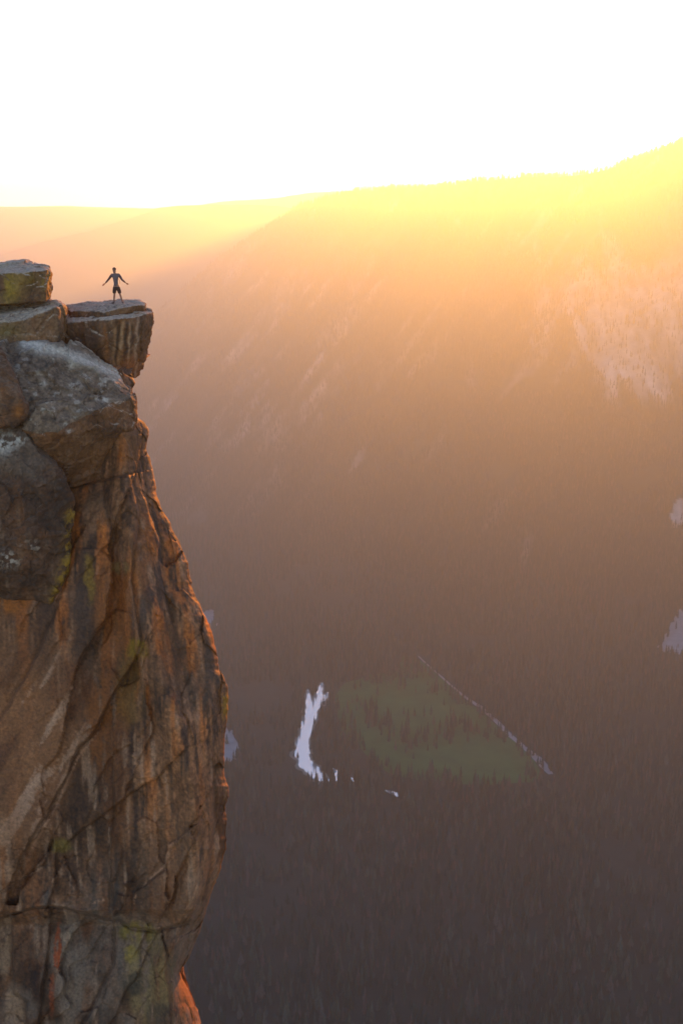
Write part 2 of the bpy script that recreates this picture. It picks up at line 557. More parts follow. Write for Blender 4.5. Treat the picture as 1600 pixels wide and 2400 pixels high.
def forest(name, pts, scl, kinds, label):
    me = bpy.data.meshes.new(name)
    me.vertices.add(len(pts)); me.vertices.foreach_set('co', pts.astype(np.float32).ravel())
    for nm, ty, arr in (('rot', 'FLOAT', rng.uniform(0, 6.28, len(pts))), ('scl', 'FLOAT', scl), ('pick', 'INT', kinds)):
        a = me.attributes.new(nm, ty, 'POINT'); a.data.foreach_set('value', arr.astype(np.float32 if ty == 'FLOAT' else np.int32))
    o = link(name, me, None, kind='stuff', label=label, cat='forest')
    ng = bpy.data.node_groups.new(name + '_nodes', 'GeometryNodeTree')
    ng.interface.new_socket('Geometry', in_out='INPUT', socket_type='NodeSocketGeometry')
    ng.interface.new_socket('Geometry', in_out='OUTPUT', socket_type='NodeSocketGeometry')
    N, L = ng.nodes, ng.links
    gi, go = N.new('NodeGroupInput'), N.new('NodeGroupOutput')
    ci = N.new('GeometryNodeCollectionInfo'); ci.inputs['Collection'].default_value = protos
    ci.inputs['Separate Children'].default_value = True; ci.inputs['Reset Children'].default_value = True
    ip = N.new('GeometryNodeInstanceOnPoints')
    ip.inputs['Pick Instance'].default_value = True

    def na(nm, ty):
        n = N.new('GeometryNodeInputNamedAttribute'); n.data_type = ty; n.inputs['Name'].default_value = nm
        return n.outputs['Attribute']
    cx = N.new('ShaderNodeCombineXYZ'); L.new(na('rot', 'FLOAT'), cx.inputs['Z'])
    L.new(cx.outputs[0], ip.inputs['Rotation']); L.new(na('scl', 'FLOAT'), ip.inputs['Scale'])
    L.new(na('pick', 'INT'), ip.inputs['Instance Index'])
    L.new(gi.outputs[0], ip.inputs['Points']); L.new(ci.outputs[0], ip.inputs['Instance'])
    L.new(ip.outputs[0], go.inputs[0])
    md = o.modifiers.new('scatter', 'NODES'); md.node_group = ng
    return o


# valley trees
n = 46000
a = rng.uniform(-.42, .42, n)
Y = np.sqrt(rng.uniform(950**2, 4100**2, n))
x = a * Y
ok = Y < MT.yb(a) + 40
g2 = np.stack([x, Y], -1)
mead2 = mead_g[:, :2]
inm = inpoly(x, Y, mead2)
inr = np.any([inpoly(x, Y, q) for q in riv_polys], 0) & (rng.random(n) > .02)
pxm, pym = proj(np.stack([x, Y, np.full(n, FLOOR)], -1))
zx, zy = (pxm - 588) * 2, (pym - 1470) * 2
wob = fbm(np.stack([x * .02, Y * .012, 0 * x], -1), 3, 79)
for cx, cy, rx, ry in ((650, 165, 170, 70), (525, 350, 34, 80), (440, 380, 24, 60), (710, 455, 46, 45), (890, 420, 32, 70), (985, 420, 34, 34), (605, 395, 22, 30), (780, 440, 16, 40), (820, 210, 60, 50)):
    inm &= ~((((zx - cx) / rx)**2 + ((zy - cy) / ry)**2 + wob * 1.2 < 1) & (rng.random(n) < .75))
ed, _ = polydist(zx, zy, [((q[0] - 588) * 2, (q[1] - 1470) * 2) for q in MEAD + MEAD[:1]])
inm &= ~((ed < 55 * np.clip(.45 + 1.6 * fbm(np.stack([x * .016, Y * .01, 0 * x], -1), 3, 80), 0, 1)) & (rng.random(n) < .8))
inm &= rng.random(n) > .015
gapm = np.zeros(n, bool)
rd, _ = polydist(x, Y, [tuple(p) for p in rg[:, :2]])
dn = fbm(np.stack([x * .006, Y * .006, 0 * x], -1), 3, 77)
intal = np.any([inpoly(x, Y, g_) for g_ in tal_g], 0) & (rng.random(n) > .08)
for gx, gy, gr in ((925, 240, 45), (1195, 465, 42), (812, 140, 34), (1085, 356, 22), (870, 190, 10), (1000, 290, 10), (1150, 425, 16)):
    gapm |= np.hypot(zx - gx, zy - gy) < gr
ok &= ~inm & ~inr & ~intal & (gapm |  (rd > 2 + 10 * (vnoise(np.stack([x * .012, Y * .012, 0 * x], -1), 88) > .05))) & (dn > -.5 + .1 * vnoise(np.stack([x * .03, Y * .03, 0 * x], -1), 93))
px, py = proj(np.stack([x, Y, np.full(n, FLOOR)], -1))
trunc = (px > 560) & (px < 1568) & (py > 2000)
V = np.stack([x, Y, np.full(n, FLOOR)], -1)[ok]
scl = (rng.uniform(.45, 1.15, n) * (1 + .25 * dn))[ok]
kn = fbm(np.stack([x * .005, Y * .005, 0 * x + 4], -1), 4, 90) + rng.normal(0, .22, n)
kinds = np.where(kn > .12, rng.integers(3, 5, n), rng.integers(0, 3, n))[ok]
red = rng.random(len(V)) < (.05 + .08 * (fbm(V * .004, 3, 81) > .1))
kinds[red] = 5
# nearest ones become individual trees
pxv, pyv = proj(V)
size = scl / V[:, 1]
inview = (pxv > 470) & (pxv < 1600) & (pyv < 2420)
idx = np.where(inview)[0]
idx = idx[np.argsort(-size[idx])][:255]
rest = np.ones(len(V), bool); rest[idx] = False
forest('forest', V[rest], scl[rest], kinds[rest], 'dense dim conifer forest covering the valley floor around the meadow')
for i in idx:
    if kinds[i] == 5:
        nm, lb, gp = 'dead_pine_tree', 'rust brown dead conifer among the green trees low in the valley', 'rust brown dead conifers nearest the cliff foot'
    else:
        nm, lb, gp = 'pine_tree', 'dark green conifer in the nearest dense stand on the valley floor', 'conifers standing nearest on the valley floor'
    o = link(nm, (tree_meshes + [rust_mesh])[kinds[i]], None, label=lb, cat='tree', group=gp)
    o.location = V[i]; o.rotation_euler.z = rng.uniform(0, 6.28); o.scale = (scl[i],) * 3
# trees standing in the meadow
clus = [(470, 300, 30, 50, 7), (560, 420, 30, 40, 5), (420, 440, 18, 30, 4), (620, 440, 20, 25, 4), (720, 520, 40, 20, 5), (800, 400, 30, 40, 5),
        (850, 480, 22, 35, 5), (1010, 450, 35, 25, 5), (660, 330, 70, 40, 6)]
mt_pts = []
for cx, cy, rx, ry, k in clus:
    for _ in range(k):
        q = z5(cx + random.gauss(0, rx), cy + random.gauss(0, ry))
        mt_pts.append(ground(*q))
for q in mt_pts:
    if not inpoly(np.array([q[0]]), np.array([q[1]]), mead2)[0] or polydist(np.array([q[0]]), np.array([q[1]]), [tuple(p) for p in rg[:, :2]])[0][0] < 12: continue
    o = link('pine_tree', random.choice(tree_meshes), None, label='dark conifer standing in a loose clump on the green meadow', cat='tree', group='conifers scattered over the meadow')
    o.location = q + np.array([0, 0, .3]); o.rotation_euler.z = random.uniform(0, 6.28); o.scale = (random.uniform(.6, 1.1),) * 3

# trees on the slope
n = 90000
a = rng.uniform(-.40, .40, n)
tt = np.sqrt(rng.uniform(0, 1.04, n)) if False else rng.uniform(0, 1.03, n)
Y = MT.yb(a) + tt * (MT.yr(a) - MT.yb(a))
Z = MT.height(a, Y)
V = np.stack([a * Y, Y, Z], -1)
rm = rock_mask(V)
ok = rng.random(n) > rm * .9
dn = fbm(V * .004, 4, 78)
ok &= dn > -.5 + .25 * tt
V = V[ok]
forest('slope_forest', V, rng.uniform(.5, .95, len(V)), rng.integers(0, 5, len(V)), 'hazy conifer woods climbing the sunlit mountainside opposite the cliff')
# trees on the skyline of the ridge
n = 1500
a = rng.uniform(-.12, .42, n)
Y = MT.yr(a) + rng.normal(0, 25, n)
V = np.stack([a * Y, Y, MT.height(a, Y)], -1)
forest('ridge_forest', V, rng.uniform(.45, 1.1, n), rng.integers(0, 5, n), 'row of small conifers along the bright skyline ridge')


# ------------------------------------------------------------------ rocks: convex blocks worn and cracked
def cube_sphere(n):
    t = np.tan(np.linspace(-math.pi / 4, math.pi / 4, n))
    A, B = np.meshgrid(t, t)
    o = np.ones_like(A)
    Vs, Fs = [], []
    for k, (x, y, z) in enumerate(((o, A, B), (-o, B, A), (B, o, A), (A, -o, B), (A, B, o), (B, A, -o))):
        v = np.stack([x.ravel(), y.ravel(), z.ravel()], -1)
        Fs.append(grid_faces(n, n) + k * n * n); Vs.append(v)
    V = np.concatenate(Vs); F = np.concatenate(Fs)
    key = np.round(V * 1e5).astype(np.int64)
    _, ix, inv = np.unique(key, axis=0, return_index=True, return_inverse=True)
    V = V[ix]; F = inv.reshape(-1)[F]
    return V / np.linalg.norm(V, axis=1)[:, None], F


def hull_planes(pts):
    bm = bmesh.new()
    for p in pts: bm.verts.new(p)
    bmesh.ops.convex_hull(bm, input=list(bm.verts))
    bm.normal_update()
    pl = [(np.array(f.normal), float(f.normal.dot(f.verts[0].co)), f.calc_area()) for f in bm.faces]
    bm.free()
    pl.sort(key=lambda q: -q[2])
    out = []
    for nrm_, d_, ar in pl:
        if all(np.dot(nrm_, o[0]) < .985 for o in out): out.append((nrm_, d_))
    return np.array([o[0] for o in out]), np.array([o[1] for o in out])


def block(tr, n=110, p=22, amp=.25, cell=1.2, cellamp=.2, seed=0, crack=.1, strata=0., cen_w=None):
    pts = np.array([at(*q) for q in tr])
    Nn, D = hull_planes(pts)
    c = pts.mean(0) if cen_w is None else np.array(cen_w)
    h = D - Nn @ c
    if h.min() < .05: c = pts.mean(0); h = np.maximum(D - Nn @ c, .05)
    dirs, F = cube_sphere(n)
    q = np.clip(dirs @ Nn.T, 0, None) / h
    r = 1 / (q**p).sum(1)**(1 / p)
    V = c + dirs * r[:, None]
    # displacement along the blended plane normal
    wgt = (q / q.max(1)[:, None])**10
    nd = wgt @ Nn; nd /= np.linalg.norm(nd, axis=1)[:, None]
    W = V + .5 * np.stack([fbm(V * .7, 3, seed + 1), fbm(V * .7, 3, seed + 2), fbm(V * .7, 3, seed + 3)], -1)
    f1, f2, val, cen = voronoi(W / cell, seed)
    disp = amp * fbm(V * .55, 6, seed + 4, .5) + cellamp * (val - .5) - crack * np.exp(-((f2 - f1) / .05)**2)
    tl = W / cell - cen
    disp += cellamp * 1.6 * (tl[:, 0] * (val * 7.1 % 1 - .5) + tl[:, 1] * (val * 13.7 % 1 - .5) + tl[:, 2] * (val * 19.3 % 1 - .5))
    e1, e2, ev, ec = voronoi(W * 2.4 / cell, seed + 50)
    te = W * 2.4 / cell - ec
    disp += cellamp * .55 * (ev - .5) + cellamp * .8 * (te[:, 0] * (ev * 7.1 % 1 - .5) + te[:, 2] * (ev * 19.3 % 1 - .5))
    disp += .06 * fbm(V * 4, 4, seed + 8)
    if strata:
        disp += strata * (vnoise(np.stack([V[:, 0] * .3, V[:, 1] * .3, V[:, 2] * 2.6], -1), seed + 6))
    return V + nd * disp[:, None], F


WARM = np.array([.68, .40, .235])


def rock_color(V, N, px, py, seed, base=(.24, .18, .14), top=(.62, .73, .86), rust=.4, dark=.5, yellow=0., white=.3, streak=.6):
    n1 = fbm(V * .8, 5, seed + 20)
    n2 = fbm(V * 2.6, 5, seed + 21)
    n3 = fbm(V * np.array([1.6, 1.6, .22]), 5, seed + 22)        # hanging streaks
    n4 = fbm(V * np.array([3.6, 3.6, .3]), 4, seed + 23)
    n5 = fbm(V * 7, 4, seed + 24)
    c = np.tile(base, (len(V), 1)) * (1 + .45 * n1 + .45 * n2)[:, None]
    c = mix(c, (.34, .17, .07), rust * sst(.0, .45, n3 + .3 * n1))
    c = mix(c, (.07, .055, .05), dark * sst(.05, .4, n4 * .7 + n3 * -.4 + .1) * streak)
    c = mix(c, (.36, .31, .27), .6 * streak * sst(.18, .45, n4 * -.8 + n1 * .3))
    if yellow: c = mix(c, (.33, .27, .035), yellow * sst(-.1, .4, n2 + n1 * .5))
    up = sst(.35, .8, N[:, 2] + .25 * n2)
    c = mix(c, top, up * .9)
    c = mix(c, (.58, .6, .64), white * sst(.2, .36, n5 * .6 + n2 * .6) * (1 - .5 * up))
    c = mix(c, (.05, .045, .05), .6 * sst(.2, .42, n5 * .7 - n1 * .5))
    return c


def rock(name, tr, label, cat, colkw, post=None, parent=None, **kw):
    V, F = block(tr, **kw)
    me = make_mesh(name, V, F)
    N = vnormals(me)
    px, py = proj(V)
    seed = kw.get('seed', 0)
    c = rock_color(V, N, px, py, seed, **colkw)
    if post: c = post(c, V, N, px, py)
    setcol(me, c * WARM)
    return link(name, me, M_rock, parent, label, cat)


def blob(px, py, cx, cy, rx, ry): return np.exp(-((px - cx) / rx)**2 - ((py - cy) / ry)**2)


def pA(c, V, N, px, py):
    n = fbm(V * np.array([1.2, 1.2, .6]), 4, 201)
    fr = 1 - sst(.3, .6, N[:, 2])
    m = fr * np.clip(blob(px, py, 20, 660, 28, 38) + blob(px, py, 108, 640, 12, 40) * .9 + .4 * blob(px, py, 70, 640, 20, 20), 0, 1)
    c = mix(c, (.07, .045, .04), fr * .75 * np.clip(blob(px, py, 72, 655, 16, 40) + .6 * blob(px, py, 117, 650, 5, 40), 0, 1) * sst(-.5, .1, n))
    return mix(c, (.42, .40, .05), np.clip(m * sst(-.3, .2, n) * .8, 0, 1))


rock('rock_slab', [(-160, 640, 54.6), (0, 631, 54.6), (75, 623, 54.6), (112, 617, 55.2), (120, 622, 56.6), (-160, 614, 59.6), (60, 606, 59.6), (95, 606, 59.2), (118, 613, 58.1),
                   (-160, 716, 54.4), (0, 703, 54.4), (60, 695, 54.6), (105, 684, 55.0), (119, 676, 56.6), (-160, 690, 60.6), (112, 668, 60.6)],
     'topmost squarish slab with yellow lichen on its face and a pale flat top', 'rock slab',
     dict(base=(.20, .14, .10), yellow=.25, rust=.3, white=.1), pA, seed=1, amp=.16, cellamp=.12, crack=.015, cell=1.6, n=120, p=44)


def pB(c, V, N, px, py):
    n = fbm(V * 1.5, 4, 202)
    c = mix(c, (.22, .24, .10), .7 * np.clip(blob(px, py, 15, 765, 30, 22) * sst(-.3, .3, n), 0, 1))
    return mix(c, (.38, .24, .10), .6 * np.clip(blob(px, py, 148, 735, 10, 40) * sst(-.3, .3, n), 0, 1))


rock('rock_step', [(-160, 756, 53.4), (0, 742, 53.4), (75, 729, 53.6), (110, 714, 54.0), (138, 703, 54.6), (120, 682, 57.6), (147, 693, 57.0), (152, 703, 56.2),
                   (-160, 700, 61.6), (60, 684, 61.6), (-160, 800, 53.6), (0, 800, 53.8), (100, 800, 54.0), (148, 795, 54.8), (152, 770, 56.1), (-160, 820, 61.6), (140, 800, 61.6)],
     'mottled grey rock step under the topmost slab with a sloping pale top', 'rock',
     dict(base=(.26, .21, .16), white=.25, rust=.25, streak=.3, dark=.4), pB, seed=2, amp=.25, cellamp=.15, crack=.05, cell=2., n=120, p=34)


def pC(c, V, N, px, py):
    fr = 1 - sst(.35, .7, N[:, 2])
    for x0, x1, y0, y1, wd_, col, s in ((283, 270, 735, 850, 5, (.42, .31, .20), .8), (300, 296, 735, 830, 3, (.46, .37, .28), .7), (318, 312, 730, 830, 3.5, (.46, .38, .30), .8),
                                      (264, 262, 745, 845, 4, (.40, .28, .17), .6), (240, 246, 745, 830, 4, (.36, .18, .07), .6),
                                      (292, 286, 735, 840, 4, (.05, .04, .04), .75), (275, 268, 740, 830, 3, (.06, .045, .04), .7), (306, 303, 740, 800, 2.5, (.07, .05, .04), .6), (330, 325, 735, 820, 5, (.12, .08, .05), .6)):
        t = np.clip((py - y0) / (y1 - y0), 0, 1)
        xx = x0 + (x1 - x0) * t + 3 * vnoise(np.stack([py * .05, px * 0, px * 0], -1), int(x0))
        c = mix(c, np.array(col) * (1.25, 1.4, 1.7) if col[0] > .2 else col, fr * min(1, s * 1.2) * np.exp(-((px - xx) / wd_)**2) * sst(y0 - 5, y0 + 12, py))
    c = mix(c, (.46, .19, .05), fr * .8 * np.clip(blob(px, py, 300, 840, 30, 22), 0, 1))
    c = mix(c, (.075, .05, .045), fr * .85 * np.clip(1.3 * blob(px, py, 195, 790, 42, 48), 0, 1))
    return c


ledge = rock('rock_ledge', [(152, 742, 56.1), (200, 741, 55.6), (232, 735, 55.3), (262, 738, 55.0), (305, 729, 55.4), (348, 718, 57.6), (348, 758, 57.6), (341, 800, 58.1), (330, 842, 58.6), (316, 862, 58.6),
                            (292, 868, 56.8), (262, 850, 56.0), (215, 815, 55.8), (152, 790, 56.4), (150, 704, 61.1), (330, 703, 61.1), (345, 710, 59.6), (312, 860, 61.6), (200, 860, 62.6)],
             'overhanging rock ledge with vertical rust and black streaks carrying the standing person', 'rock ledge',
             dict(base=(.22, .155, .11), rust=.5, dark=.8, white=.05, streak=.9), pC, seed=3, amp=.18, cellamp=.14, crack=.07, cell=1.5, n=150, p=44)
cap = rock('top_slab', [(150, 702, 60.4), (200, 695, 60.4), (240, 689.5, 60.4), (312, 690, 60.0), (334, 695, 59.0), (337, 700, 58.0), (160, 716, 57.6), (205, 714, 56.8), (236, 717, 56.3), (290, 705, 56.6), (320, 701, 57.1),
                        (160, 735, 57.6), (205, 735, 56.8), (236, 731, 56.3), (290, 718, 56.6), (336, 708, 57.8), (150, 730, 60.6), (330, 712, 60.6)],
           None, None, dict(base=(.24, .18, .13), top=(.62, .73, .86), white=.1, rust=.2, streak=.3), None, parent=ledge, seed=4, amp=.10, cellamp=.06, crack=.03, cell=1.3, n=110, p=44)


def pD(c, V, N, px, py):
    n = fbm(V * 1.1, 5, 204); n2 = fbm(V * 5, 4, 205)
    poly = [(-5, 786), (45, 776), (140, 782), (170, 780), (215, 812), (285, 858), (306, 891), (306, 908), (292, 920), (250, 932), (215, 946), (175, 971), (130, 992), (85, 996), (50, 985)]
    g = inpoly(px + 5 * n, py + 8 * n, poly).astype(float)
    gray = np.tile([.20, .20, .205], (len(V), 1)) * (1 + .7 * n + 1.0 * n2)[:, None]
    c = c * (1 - g[:, None] * .9) + gray * g[:, None] * .9
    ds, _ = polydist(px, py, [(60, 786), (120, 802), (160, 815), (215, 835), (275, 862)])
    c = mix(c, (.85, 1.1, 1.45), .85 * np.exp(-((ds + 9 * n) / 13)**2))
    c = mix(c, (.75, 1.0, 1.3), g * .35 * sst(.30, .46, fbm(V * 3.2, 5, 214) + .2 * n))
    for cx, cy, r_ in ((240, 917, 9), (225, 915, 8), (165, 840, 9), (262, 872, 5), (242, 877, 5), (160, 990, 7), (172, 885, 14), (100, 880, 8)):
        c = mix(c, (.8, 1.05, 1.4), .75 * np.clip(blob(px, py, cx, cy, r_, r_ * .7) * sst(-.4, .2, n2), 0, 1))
    br = np.clip(1.2 * blob(px, py, 230, 1050, 75, 42), 0, 1) * (1 - g)
    return mix(c, (.27, .17, .10), .6 * br)


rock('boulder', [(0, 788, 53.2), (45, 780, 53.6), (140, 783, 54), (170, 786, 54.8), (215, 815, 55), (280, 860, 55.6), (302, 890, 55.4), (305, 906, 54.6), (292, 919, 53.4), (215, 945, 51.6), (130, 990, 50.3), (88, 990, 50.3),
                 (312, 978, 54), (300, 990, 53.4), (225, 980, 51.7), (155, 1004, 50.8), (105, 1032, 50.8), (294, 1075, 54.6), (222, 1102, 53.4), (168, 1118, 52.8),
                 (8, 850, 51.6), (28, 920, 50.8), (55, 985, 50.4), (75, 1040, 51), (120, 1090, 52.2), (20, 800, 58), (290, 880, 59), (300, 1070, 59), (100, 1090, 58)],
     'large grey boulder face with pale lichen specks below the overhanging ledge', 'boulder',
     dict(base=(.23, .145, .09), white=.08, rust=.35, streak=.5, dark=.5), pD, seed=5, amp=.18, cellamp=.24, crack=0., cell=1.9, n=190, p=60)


def pF(c, V, N, px, py):
    n = fbm(V * 2, 4, 206)
    return mix(c, (.40, .19, .04), .8 * np.clip(blob(px, py, 44, 945, 14, 18) * sst(-.3, .2, n), 0, 1))


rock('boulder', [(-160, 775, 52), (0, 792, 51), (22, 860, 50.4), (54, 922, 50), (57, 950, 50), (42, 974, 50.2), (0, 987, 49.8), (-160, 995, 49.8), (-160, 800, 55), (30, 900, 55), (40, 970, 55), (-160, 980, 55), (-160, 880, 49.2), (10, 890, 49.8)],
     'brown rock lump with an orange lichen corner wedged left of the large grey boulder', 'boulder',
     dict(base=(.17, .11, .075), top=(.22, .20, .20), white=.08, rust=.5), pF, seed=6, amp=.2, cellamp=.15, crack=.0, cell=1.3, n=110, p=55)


def pE(c, V, N, px, py):
    n = fbm(V * 1.3, 5, 207); n2 = fbm(V * 5, 4, 208)
    up = .9 * sst(.1, .5, 1.2 * blob(px, py, 45, 1035, 75, 50) + .45 * n)
    gray = np.tile([.165, .165, .17], (len(V), 1)) * (1 + .5 * n2)[:, None]
    c = c * (1 - .7 * up[:, None]) + gray * .7 * up[:, None]
    c = mix(c, (.8, 1.05, 1.4), .85 * np.clip((blob(px, py, 8, 1020, 26, 22) + .8 * blob(px, py, 45, 1010, 16, 12)), 0, 1) * sst(-.15, .2, n2 + .4 * n))
    c = mix(c, (.8, .95, 1.15), .8 * np.clip((blob(px, py, 20, 1285, 26, 16) + .5 * blob(px, py, 75, 1255, 26, 14)), 0, 1) * sst(.05, .3, n2 + .4 * n))
    ed, _ = polydist(px, py, [(166, 1180), (163, 1230), (156, 1290), (140, 1345), (128, 1380)])
    c = mix(c, (.40, .31, .02), .85 * np.exp(-((ed - 2) / 12)**2) * sst(-.3, .15, n2 + .3 * n))
    return c


rock('boulder', [(-160, 970, 51), (0, 974, 50.8), (48, 978, 50.6), (88, 1035, 50), (132, 1082, 50.2), (152, 1110, 50.4), (0, 1060, 49.8), (60, 1065, 49.8), (100, 1110, 49.7), (167, 1150, 50.6), (170, 1190, 50.6), (166, 1245, 50.4),
                 (157, 1302, 50.2), (134, 1350, 50), (-160, 1060, 49.6), (-160, 1310, 49.2), (0, 1308, 49.2), (85, 1308, 49.5), (0, 1345, 50), (120, 1388, 50.4), (-160, 1350, 50), (-160, 1000, 57), (60, 1000, 57), (150, 1150, 57), (130, 1340, 57), (-160, 1340, 57)],
     'dark brown boulder with white lichen on its crown and a yellow lower right edge', 'boulder',
     dict(base=(.115, .075, .055), top=(.16, .14, .14), white=.05, rust=.25, dark=.4, streak=.4), pE, seed=8, amp=.32, cellamp=.2, crack=0., cell=1.6, n=190, p=70)

# ------------------------------------------------------------------ the cliff wall
SIL = [(840, 300), (866, 306), (880, 313), (892, 306), (920, 307), (940, 312), (958, 314), (968, 330), (985, 342), (1000, 343), (1020, 338), (1032, 337), (1050, 345), (1075, 350), (1100, 354), (1140, 360),
       (1165, 372), (1190, 385), (1215, 396), (1240, 411), (1265, 420), (1290, 430), (1320, 435), (1350, 441), (1370, 447), (1390, 460), (1420, 474), (1450, 486), (1480, 494), (1510, 500), (1540, 503), (1555, 514),
       (1575, 521), (1600, 526), (1630, 525), (1660, 519), (1690, 516), (1720, 514), (1760, 515), (1795, 518), (1806, 523), (1830, 523), (1850, 519), (1900, 520), (1950, 519), (1975, 512), (2000, 507), (2040, 492),
       (2080, 477), (2120, 467), (2145, 457), (2170, 447), (2200, 437), (2222, 420), (2235, 413), (2260, 426), (2290, 441), (2320, 452), (2352, 460), (2450, 490), (2600, 520)]
CRN = [(840, 235), (960, 265), (1000, 285), (1080, 285), (1200, 300), (1350, 318), (1500, 345), (1650, 400), (1800, 440), (1950, 450), (2100, 420), (2220, 375), (2352, 395), (2600, 430)]
DEP = [(840, 55.5), (960, 54.6), (1080, 53.6), (1115, 53.2), (1150, 52.6), (1250, 51.6), (1400, 50.6), (1550, 50.2), (1700, 49.8), (1900, 49.6), (2090, 49.7), (2125, 50.6), (2200, 50.2), (2352, 49.6), (2600, 49.)]
NR, NCOL, NB = 820, 330, 60
rows = np.linspace(850, 2560, NR)
sil = np.interp(rows, *np.array(SIL).T)
jz = np.stack([rows * .035, 0 * rows, 0 * rows], -1)
sil = sil + 3.2 * fbm(jz, 4, 301) + 1.5 * fbm(jz * 4, 3, 302)
crn = np.interp(rows, *np.array(CRN).T)
dep = np.interp(rows, *np.array(DEP).T)
u = np.linspace(0, 1, NCOL)
PX = -420 + (sil[:, None] + 420) * (1 - (1 - u[None, :])**1.35)
PY = np.repeat(rows[:, None], NCOL, 1)
px, py = PX.ravel(), PY.ravel()
t = np.clip((PX - crn[:, None]) / (sil - crn)[:, None], 0, 1)
rec = np.interp(rows, [840, 1000, 1150, 1350], [.2, .3, .6, 1.])[:, None]
base = dep[:, None] + rec * 1.9 * t**1.2 + (.3 + .7 * rec) * 1.1 * (1 - np.sqrt(np.clip(1 - t**5, 0, 1)))
base = base - .9 * np.exp(-((PX - crn[:, None]) / 40)**2) * (t < 1)            # rounded nose at the corner
base = base + 1.0 * sst(0, -400, PX)
Yd = base.ravel().copy()
W0 = at(px, py, Yd)
wv = .7 * np.stack([fbm(W0 * .5, 3, 311), fbm(W0 * .5, 3, 312), fbm(W0 * .3, 3, 313)], -1)
smooth_zone = np.clip(blob(px, py, 60, 1690, 150, 240), 0, 1)                      # the big smooth slab
th = math.radians(24)
def rot(p): return np.stack([p[:, 0] * math.cos(th) - p[:, 2] * math.sin(th), p[:, 1], p[:, 0] * math.sin(th) + p[:, 2] * math.cos(th)], -1)
Wr = rot(W0 + wv)
K1 = np.array([.26, .26, .11]); K2 = np.array([.62, .62, .30]); K3 = np.array([1.7, 1.7, 1.0])
f1, f2, val, cen = voronoi(Wr * K1, 5)
g1, g2, val2, cen2 = voronoi(rot(W0 + wv * .7) * K2, 16)
h1, h2, val3, cen3 = voronoi(rot(W0 + wv * .4) * K3, 18)
t1, t2, t3 = Wr * K1 - cen, rot(W0 + wv * .7) * K2 - cen2, rot(W0 + wv * .4) * K3 - cen3
rough_k = 1 - .8 * smooth_zone
big_d = (1.1 * (val - .5) + 2.2 * t1[:, 0] * (val - .5) + 1.8 * t1[:, 2] * (val * 9.7 % 1 - .5)).reshape(NR, NCOL)
win = np.lib.stride_tricks.sliding_window_view(np.pad(big_d, ((9, 9), (7, 7)), mode='edge')[::1, ::1], (19, 15))[:, :, ::2, ::2]
big_d = np.median(win.reshape(NR, NCOL, -1), axis=2)             # drops slivers of rock too small to stay on the face
Yd -= rough_k * big_d.ravel()
Yd -= rough_k * (.16 * (val2 - .5) + .6 * t2[:, 0] * (val2 * 5.3 % 1 - .5) + .45 * t2[:, 2] * (val2 * 7.3 % 1 - .5))
chip = rough_k * .6 * sst(-.05, .35, fbm(W0 * .5, 3, 326))
Yd -= chip * (.12 * (val3 - .5) + .30 * t3[:, 0] * (val3 * 5.3 % 1 - .5) + .34 * t3[:, 2] * (val3 * 7.3 % 1 - .5))
Yd += rough_k * .05 * np.exp(-((f2 - f1) / .03)**2)
Yd -= .40 * fbm(W0 * np.array([.3, .3, .18]), 4, 321)
Yd -= (.3 + .7 * rough_k) * .10 * fbm(W0 * np.array([1.4, 1.4, .8]), 5, 322) + .05 * fbm(W0 * 3.5, 5, 323)


# traced joints: (polyline, step [+ = right of the direction stands forward], crack depth, width)
JOINTS = [([(0, 1652), (40, 1590), (75, 1520), (124, 1412), (140, 1370)], .35, .25, 60),
          ([(60, 1960), (71, 1928), (124, 1846), (180, 1722), (225, 1666), (262, 1590), (300, 1530)], -.5, .35, 90),
          ([(-100, 2130), (0, 2112), (90, 2086), (112, 2082), (160, 2090), (247, 2112), (277, 2116), (300, 2131), (360, 2140), (430, 2120)], -.7, .45, 70),
          ([(376, 2150), (382, 2176), (390, 2247), (397, 2352), (400, 2450)], .2, .3, 40),
          ([(262, 2131), (264, 2180), (259, 2221), (240, 2260), (221, 2303), (190, 2352)], -.3, .3, 50),
          ([(27, 2128), (34, 2281), (64, 2303), (60, 2352), (62, 2420)], -.35, .2, 40),
          ([(120, 2090), (110, 2200), (90, 2352)], .3, .25, 50),
          ([(457, 2060), (440, 2130), (412, 2213)], .45, .2, 25),
          ([(300, 1090), (318, 1180), (305, 1275), (300, 1330), (325, 1470), (290, 1560)], .35, .2, 50),
          ([(161, 1122), (225, 1103), (311, 1088)], .5, .35, 60),
          ([(240, 1150), (262, 1240), (205, 1300)], .2, .15, 30),
          ([(260, 1760), (262, 1850), (252, 1960), (258, 2080)], -.3, .2, 60),
          ([(440, 1900), (385, 1940), (380, 2000), (305, 2050), (300, 2110)], -.22, .05, 40),
          ([(490, 1800), (492, 1900), (478, 2000), (470, 2080)], .3, .2, 25),
          ([(0, 2050), (60, 2015), (100, 1985), (122, 1930)], -.3, .2, 40),
          ([(130, 1960), (125, 2030), (112, 2080)], .3, .25, 40),
          ([(330, 1100), (345, 1180), (368, 1240), (372, 1330), (395, 1430)], .3, .18, 35)]
jm = np.zeros(len(px))
jn = 5 * fbm(W0 * .9, 4, 331)
for pl, stp, dep_c, wd_ in JOINTS:
    dd, sd_ = polydist(px + jn, py + jn, pl)
    Yd -= stp * sd_ * sst(0, 3, dd) * np.exp(-dd / wd_) * .5
    Yd += .6 * dep_c * np.exp(-(dd / 3.2)**2)
    jm = np.maximum(jm, np.exp(-(dd / 4.)**2))
V = at(px, py, Yd).reshape(NR, NCOL, 3)
